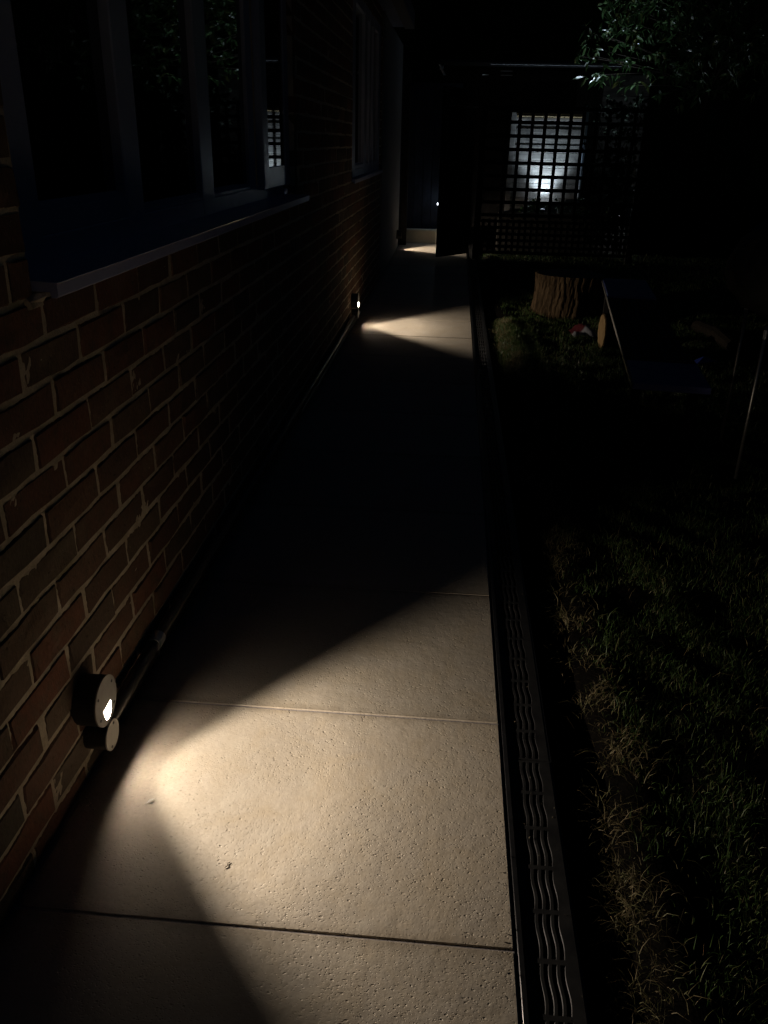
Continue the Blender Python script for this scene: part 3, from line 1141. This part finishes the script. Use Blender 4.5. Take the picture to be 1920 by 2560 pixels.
spike_light('spike uplight glaring at the foot of the floodlit fence', (1.165, 11.85, 0.0), UP_W, 88, (0, 0.05, 1.0), 330.0)
spike_light('second spike uplight shining up into the laurel, behind the climber', (2.06, 11.05, 0.0), UP2_W, 52, (-0.50, -0.42, 1.75), 260.0)

SLEEPER = m_wood('dark_sleeper', (0.05, 0.045, 0.038), (0.10, 0.09, 0.075), 0.8, 0)
rb = thing('raised_bed', 'timber sleeper edge of the planted bed behind the trellis', 'raised bed', (1.3, 11.2, 0))
for z in (0.0, 0.235):
    MB().box(-0.75, 0.85, -0.05, 0.05, z, z + 0.232, 0.006, 0.002).build('sleeper', SLEEPER, rb)
MB().box(-0.75, 0.85, 0.052, 0.72, -0.02, 0.40).build('bed_soil', SOIL, rb)

# ------------------------------------------------------------------ plants
def leaf_variant(L, Wd, fold, curl):
    pts = [(0, 0), (0.3, 0.42), (0.62, 0.40), (1, 0)]
    v = [(0, 0, 0)]
    mid = [(0.33 * L, 0, -curl * 0.1 * L), (0.66 * L, 0, -curl * 0.32 * L), (L, 0, -curl * 0.75 * L)]
    v += mid
    for s in (1, -1):
        v.append((0.30 * L, s * Wd * 0.46, fold * Wd * 0.4 - curl * 0.1 * L))
        v.append((0.64 * L, s * Wd * 0.42, fold * Wd * 0.4 - curl * 0.32 * L))
    f = [(0, 1, 4), (1, 2, 5, 4), (2, 3, 5), (0, 6, 1), (1, 6, 7, 2), (2, 7, 3)]
    return np.array(v), f


LV = [leaf_variant(random.uniform(0.085, 0.125), random.uniform(0.028, 0.042), random.uniform(0.1, 0.6), random.uniform(0.0, 0.5))
      for _ in range(8)]
LEAFM = m_leaf('glossy_leaf', [(0, (0.04, 0.085, 0.03)), (0.5, (0.06, 0.12, 0.04)), (0.85, (0.08, 0.14, 0.05)), (0.95, (0.15, 0.14, 0.04)), (1, (0.09, 0.15, 0.06))],
               0.28, 0.55, 0.12)
IVYM = m_leaf('dark_ivy', [(0, (0.012, 0.03, 0.012)), (1, (0.03, 0.06, 0.022))], 0.75, 0.15)


def rot_to(d, roll):
    d = Vector(d).normalized()
    q = d.to_track_quat('X', 'Z')
    return (q.to_matrix() @ Matrix.Rotation(roll, 3, 'X'))


def clusters(tips, per, droop, scale=1.0, g=random):
    out = []
    for t in tips:
        t = Vector(t)
        ax = Vector((g.uniform(-1, 1), g.uniform(-1, 1), g.uniform(-0.5, 0.6))).normalized()
        for j in range(per):
            u = j / per
            p = t + ax * (u - 0.5) * 0.22 * scale
            d = (ax * 0.5 + Vector((g.uniform(-1, 1), g.uniform(-1, 1), g.uniform(-1, 1) - droop))).normalized()
            out.append((p, rot_to(d, g.uniform(-0.8, 0.8)), g.uniform(0.7, 1.15) * scale))
    return out


def joined_leaves(name, items, LVs, matl, parent=None, kind='stuff'):
    b = MB()
    for (p, rm, s) in items:
        v, f = random.choice(LVs)
        a = np.array(rm)
        b.add((v * s) @ a.T + np.array(p), f)
    return b.build(name, matl, parent, kind=kind)


BARK = m_noisy('tree_bark', (0.014, 0.011, 0.008), (0.03, 0.023, 0.016), 30, 0.9, 0.8, 0.01, 0.15)
tree = thing('laurel_tree', 'leafy laurel overhanging the trellis, its left sprays lit pale green', 'tree', (3.3, 12.75, 0))
TB = Vector((3.3, 12.75, 0))
tk = MB()
tk.tube([(0, 0, -0.03), (0.03, 0.0, 0.6), (-0.05, 0.02, 1.3), (0.0, -0.1, 2.1), (-0.2, -0.7, 3.1)], [0.085, 0.07, 0.06, 0.045, 0.02], 10)
tk.build('trunk', BARK, tree, smooth=True)
lit = [(1.33, 10.6, 2.40), (1.45, 10.55, 2.38), (1.53, 10.6, 2.36), (1.60, 10.6, 2.45), (1.27, 10.6, 2.16), (1.33, 10.55, 2.12), (1.45, 10.6, 2.16),
       (1.43, 10.5, 1.93), (1.52, 10.6, 1.98), (1.72, 10.6, 2.56), (1.85, 10.6, 2.62), (2.45, 10.5, 1.70), (2.62, 10.5, 1.80), (1.75, 10.6, 1.95),
       (1.9, 10.6, 1.88), (2.05, 10.5, 1.86), (1.65, 10.6, 2.1), (1.62, 10.6, 1.95), (2.2, 10.5, 1.80), (1.4, 10.7, 2.25), (1.55, 10.5, 2.2)]
tips = []
g = random.Random(5)
while len(tips) < 620:
    p = Vector((g.gauss(0, 1), g.gauss(0, 1), g.gauss(0, 1))).normalized() * g.uniform(0.55, 1.0)
    q = Vector((2.85 + p.x * 1.5, 10.75 + p.y * 1.05, 3.0 + p.z * 1.25))
    if q.z < 1.72 + 0.12 * sin(q.x * 7):
        continue
    if q.x < 1.75 and q.z < 2.2 and g.random() < 0.6:
        continue
    tips.append(tuple(q))
br = MB()
for t in lit[::2] + tips[::9]:
    t = Vector(t) - TB
    s0 = Vector((-0.05, -0.2 - 0.15 * g.random(), max(1.9, min(2.7, t.z - 0.3))))
    mid_ = (s0 + t) / 2 + Vector((g.uniform(-.1, .1), g.uniform(-.1, .1), g.uniform(0.0, 0.15)))
    br.tube([s0, mid_, t], [0.018, 0.010, 0.004], 5, cap=False)
br.build('branches', BARK, tree, smooth=True)
near = [(p - TB, m_, s) for p, m_, s in clusters(lit, 9, 0.35, 1.0, g)]
lm = []
for v, f in LV:
    lm.append(mesh('leaf', v, f))
for m_ in lm:
    m_.materials.append(LEAFM)
for (p, rm, s) in near:
    o = obj('leaf', g.choice(lm), None, tree)
    o.matrix_local = Matrix.Translation(p) @ rm.to_4x4() @ Matrix.Scale(s, 4)
joined_leaves('crown', [(p - TB, m_, s) for p, m_, s in clusters(tips, 10, 0.35, 1.0, g)], LV, LEAFM, tree)

# ivy over the right half of the trellis
iv = thing('climbing_plant', 'dark leafy climber covering the right part of the trellis', 'climber', (1.8, 10.28, 0))
IB = Vector((1.8, 10.28, 0))
st = MB()
for i in range(7):
    x0 = g.uniform(-0.15, 0.2)
    pts = [(x0, 0.03, 0.0)]
    for j in range(1, 9):
        pts.append((x0 + g.uniform(-0.12, 0.12) + (0.02 * j if i % 2 else -0.03 * j), 0.03 + g.uniform(-0.02, 0.02), 0.2 * j))
    st.tube(pts, [0.008 - 0.0006 * j for j in range(9)], 5, cap=False)
st.build('stem', BARK, iv, smooth=True)
it = []
for _ in range(210):
    z = g.uniform(0.2, 1.72)
    xx = 1.80 + g.gauss(0, 0.16) + (0.05 if z > 1.3 else -0.04)
    if xx > 2.10:
        xx = 2.10 - g.uniform(0, 0.3)
    it.append((xx, 10.28 + g.uniform(-0.10, 0.10), z))
LI = [leaf_variant(random.uniform(0.05, 0.07), random.uniform(0.04, 0.055), 0.3, 0.3) for _ in range(5)]
joined_leaves('foliage', [(p - IB, m_, s) for p, m_, s in clusters(it, 6, 0.6, 0.9, g)], LI, IVYM, iv)


def shrub(label, loc, w, h, n, LVs, matl, name='shrub'):
    t = thing(name, label, 'shrub', loc)
    tips_ = []
    stm = MB()
    for _ in range(n):
        a = g.uniform(0, 2 * pi)
        r_ = w * math.sqrt(g.random())
        tips_.append((r_ * cos(a), r_ * sin(a) * 0.6, g.uniform(0.15, 1.0) * h))
    for q in tips_[::6]:
        stm.tube([(0, 0, -0.02), (q[0] * 0.5, q[1] * 0.5, q[2] * 0.6), q], [0.006, 0.004, 0.002], 5, cap=False)
    stm.build('stems', BARK, t, smooth=True)
    joined_leaves('foliage', clusters(tips_, 7, 0.2, 0.7, g), LVs, matl, t)


shrub('small leafy plant in front of the uplight glare', (1.0, 11.38, 0.40), 0.16, 0.24, 26, LI, LEAFM)
shrub('low dark plant right of the uplight in the raised bed', (1.55, 11.42, 0.40), 0.26, 0.22, 40, LI, LEAFM)

tl = MB()  # tree mass added to block the low sky behind the garden
g2 = random.Random(9)
for _ in range(110):
    cx, cz, ry = g2.uniform(-16, 26), g2.uniform(1.0, 8.2), g2.uniform(1.6, 3.0)
    bm = bmesh.new()
    bmesh.ops.create_icosphere(bm, subdivisions=2, radius=1.0)
    vv = [(cx + q.co.x * ry * g2.uniform(0.85, 1.15), 27 + q.co.y * 1.6, cz + q.co.z * ry * g2.uniform(0.85, 1.15)) for q in bm.verts]
    bm.verts.index_update()
    tl.add(vv, [tuple(q.index for q in p.verts) for p in bm.faces])
    bm.free()
for _ in range(4200):
    p = Vector((g2.uniform(-18, 28), 25.5 + g2.uniform(-0.8, 1.5), g2.uniform(3, 11.0)))
    v, f = LV[g2.randrange(8)]
    a = np.array(rot_to((g2.uniform(-1, 1), g2.uniform(-1, 1), g2.uniform(-1, 1)), g2.uniform(0, 3)))
    tl.add((v * 3.5) @ a.T + np.array(p), f)
tl.build('sky_blocking_trees', IVYM, kind='stuff')

# ------------------------------------------------------------------ stump, log, packet
def bark_mat():
    m = mat('stump_bark', (0.15, 0.10, 0.055), 0.95, spec=0.1)
    t = NT(m)
    w = t.coord('Object', (34, 34, 3.0))
    n = t.noise(w, 1.0, 5, 0.65, 0.7)
    t.col(t.ramp(n, [(0.36, (0.02, 0.013, 0.008)), (0.52, (0.075, 0.05, 0.027)), (0.7, (0.13, 0.085, 0.048))]))
    t.bump(n, 0.9, 0.02)
    return m


STB = bark_mat()
CUT = m_noisy('cut_wood', (0.20, 0.125, 0.05), (0.30, 0.20, 0.09), 14, 0.8, 0.3, 0.003, 0.2)
stp = thing('tree_stump', 'upright bark covered tree stump on the grass beyond the path', 'tree stump', (0.955, 6.95, 0))
NA, NZ = 160, 12
vv, ff = [], []
ridge = [0.0045 * sin(29 * 2 * pi * i / NA + 0.7) + 0.0045 * sin(43 * 2 * pi * i / NA + 1.0) + random.uniform(-0.006, 0.006) for i in range(NA)]
for j in range(NZ + 1):
    z = -0.03 + 0.345 * j / NZ
    for i in range(NA):
        a = 2 * pi * i / NA
        sh_ = int(1.4 * sin(j * 0.7 + i * 0.11))
        r_ = 0.268 + ridge[(i + sh_) % NA] + 0.03 * (1 - j / NZ) ** 2 + 0.010 * sin(3 * a + j * 0.3)
        vv.append((r_ * cos(a), r_ * sin(a), z))
for j in range(NZ):
    for i in range(NA):
        ff.append((j * NA + i, j * NA + (i + 1) % NA, (j + 1) * NA + (i + 1) % NA, (j + 1) * NA + i))
obj('bark', mesh('bark', vv, ff), STB, stp)
tv = [(q[0] * 0.97, q[1] * 0.97, 0.314) for q in vv[-NA:]]
obj('cut_top', mesh('cut_top', tv + [(0, 0, 0.318)], [(i, (i + 1) % NA, NA) for i in range(NA)]), mat('weathered_cut_top', (0.10, 0.08, 0.055), 0.9), stp)

lg = thing('cut_log', 'short log on its side, its orange cut end facing the path', 'log', (1.035, 5.70, 0.11), R(2))
cr = [(0.118 * cos(2 * pi * i / 28) * (1 + 0.06 * sin(i * 1.9)), 0.118 * sin(2 * pi * i / 28) * (1 + 0.05 * sin(i * 2.7))) for i in range(28)]
v, f = prism_x(cr, 0.0, 0.42)
MB().add(v, f).build('bark', STB, lg)
v, f = prism_x([(y * 0.94, z * 0.94) for y, z in cr], -0.006, 0.0)
MB().add(v, f).build('cut_end', CUT, lg)
br2 = MB().tube([(1.86, 6.42, 0.03), (1.92, 6.1, 0.035), (1.93, 5.72, 0.02)], [0.05, 0.055, 0.045], 10).build('fallen_log', BARK)
tag(br2, 'brown fallen log lying in the dark grass behind the barbecue legs', 'log')

pk = MB()
nn = 12
pv, pf = [], []
for j in range(8):
    for i in range(nn):
        u, w_ = i / (nn - 1), j / 7
        ed = math.sin(pi * u) ** 0.5 * math.sin(pi * w_) ** 0.5
        pv.append((0.17 * (u - 0.5), 0.15 * (w_ - 0.5) + 0.02 * sin(u * 5), 0.008 + 0.05 * ed * (0.7 + 0.5 * sin(u * 9 + w_ * 6)) + random.uniform(0, 0.008)))
for j in range(7):
    for i in range(nn - 1):
        pf.append((j * nn + i, j * nn + i + 1, (j + 1) * nn + i + 1, (j + 1) * nn + i))
pkm = mat('foil_packet', (0.5, 0.5, 0.5), 0.28, spec=0.6)
t = NT(pkm)
sx = t.n('ShaderNodeSeparateXYZ')
t.l(t.coord('Object'), sx.inputs[0])
t.col(t.ramp(t.math('ADD', t.math('MULTIPLY', sx.outputs[1], 5.0), 0.5), [(0.42, (0.26, 0.26, 0.28)), (0.47, (0.09, 0.018, 0.022))]))
pk = obj('crumpled_packet', mesh('crumpled_packet', pv, pf, True), pkm, loc=(0.965, 6.06, 0.012))
pk.rotation_euler = (R(8), R(-4), R(10))
tag(pk, 'crumpled red and silver packet lying on the grass by the stump', 'packet')

# bench: long low seat, pale boards at both ends
bn = thing('bench', 'long low bench with pale end boards and a dark slatted middle', 'bench', (1.0, 5.25, 0), math.atan2(-(1.194 - 0.828), 6.848 - 3.643))
SEATM = m_noisy('sky_tinted_board', (0.15, 0.17, 0.42), (0.19, 0.21, 0.50), 10, 0.4, 0.1, 0.001, 0.5)  # blue here is the sky's reflection, painted into the board colour
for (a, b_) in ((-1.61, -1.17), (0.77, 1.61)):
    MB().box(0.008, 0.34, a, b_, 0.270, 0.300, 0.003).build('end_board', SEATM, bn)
for i in range(7):
    a = 0.012 + i * 0.047
    MB().box(a, a + 0.04, -1.168, 0.768, 0.262, 0.285, 0.003).build('slat', DARKWOODX, bn)
MB().box(0.0, 0.006, -1.61, 1.61, 0.276, 0.297, 0.002).build('edge_rail', STEEL, bn)
for y in (-1.4, 1.35):
    for x in (0.03, 0.29):
        MB().box(x, x + 0.04, y, y + 0.04, -0.02, 0.261, 0.003).build('leg', DARKWOOD, bn)

# barbecue at the right edge of the picture
bq = thing('barbecue', 'covered round-bellied barbecue on thin steel legs at the right edge', 'barbecue', (1.43, 3.62, 0))
COVER = m_noisy('dark_cover_cloth', (0.05, 0.052, 0.045), (0.10, 0.10, 0.088), 12, 0.7, 0.4, 0.006, 0.3)
cv, cf = [], []
prof = [(0.03, 0.615), (0.13, 0.625), (0.21, 0.66), (0.262, 0.72), (0.285, 0.79), (0.28, 0.84), (0.25, 0.92), (0.18, 0.985), (0.09, 1.02), (0.01, 1.03)]
NA = 64
for j, (r_, z) in enumerate(prof):
    for i in range(NA):
        a = 2 * pi * i / NA
        k_ = 1 + 0.045 * sin(11 * a + 0.6 * j) * min(1, r_ / 0.2) + 0.02 * sin(23 * a)
        cv.append((r_ * k_ * cos(a), r_ * k_ * sin(a), z + 0.012 * sin(9 * a + j)))
for j in range(len(prof) - 1):
    for i in range(NA):
        cf.append((j * NA + i, j * NA + (i + 1) % NA, (j + 1) * NA + (i + 1) % NA, (j + 1) * NA + i))
obj('cover', mesh('cover', cv, cf, True), COVER, bq)
for (x, y, zt) in ((-0.205, -0.30, 0.63), (-0.13, 0.18, 0.66), (0.18, 0.15, 0.66), (0.06, -0.2, 0.64)):
    MB().tube([(x, y, -0.02), (x, y, zt)], 0.0065, 10).build('leg', STEEL, bq, smooth=True)
    MB().tube([(x, y, zt - 0.05), (x, y, zt - 0.015)], 0.0082, 10).build('leg_cap', METAL, bq)

bs = [(0.0, 0.0, 0.004), (0.10, 0.01, 0.022), (0.16, 0.06, 0.006), (0.08, 0.10, 0.03), (0.0, 0.07, 0.012), (0.05, 0.05, 0.045)]
sh2 = obj('plastic_sheet', mesh('plastic_sheet', bs, [(0, 1, 5), (1, 2, 5), (2, 3, 5), (3, 4, 5), (4, 0, 5)]), mat('blue_plastic', (0.03, 0.05, 0.25), 0.25, spec=0.6), loc=(1.56, 5.25, 0.015))
tag(sh2, 'scrap of blue plastic sheet in the dark grass beyond the bench', 'plastic sheet')

# grit swept against the foot of the wall and the drain
gr = MB()
gg = random.Random(21)
for _ in range(420):
    if gg.random() < 0.7:
        x, y = -0.712 + abs(gg.gauss(0, 0.016)), gg.uniform(0.6, 6.5)
    else:
        x, y = 0.164 - abs(gg.gauss(0, 0.02)), gg.uniform(0.6, 4.5)
    r_ = gg.uniform(0.0008, 0.0032)
    q = [(x + gg.uniform(-1, 1) * r_, y + gg.uniform(-1, 1) * r_, 0.0008 + gg.uniform(0, 1.2) * r_) for _ in range(4)]
    gr.add(q, [(0, 1, 2), (0, 2, 3), (0, 3, 1), (1, 3, 2)])
for _ in range(170):
    x, y = gg.uniform(0.176, 0.276), gg.uniform(0.6, 3.2)
    r_ = gg.uniform(0.0008, 0.0026)
    q = [(x + gg.uniform(-1, 1) * r_, y + gg.uniform(-1, 1) * r_, -0.0052 + gg.uniform(0, 1.2) * r_) for _ in range(4)]
    gr.add(q, [(0, 1, 2), (0, 2, 3), (0, 3, 1), (1, 3, 2)])
gr.build('grit', m_noisy('grit_stone', (0.08, 0.065, 0.045), (0.22, 0.18, 0.12), 300, 0.95, 0), kind='stuff')

# tiny litter on the lit slab
tw = MB().tube([(-0.3640, 1.1180, 0.001), (-0.3600, 1.1225, 0.0014), (-0.3610, 1.1280, 0.001), (-0.3570, 1.1320, 0.001)], 0.0008, 6).build('twig', mat('dark_twig', (0.05, 0.035, 0.02), 0.9))
tag(tw, 'tiny dark curled twig lying on the brightly lit slab', 'twig')
cp_ = MB().add([(-0.566, 1.262, 0.001), (-0.556, 1.266, 0.005), (-0.552, 1.278, 0.002), (-0.561, 1.272, 0.004)], [(0, 1, 3), (1, 2, 3)]).build('leaf_scrap', mat('pale_scrap', (0.7, 0.66, 0.6), 0.6))
tag(cp_, 'tiny pale leaf scrap where the nearest lamp beam is brightest', 'leaf')
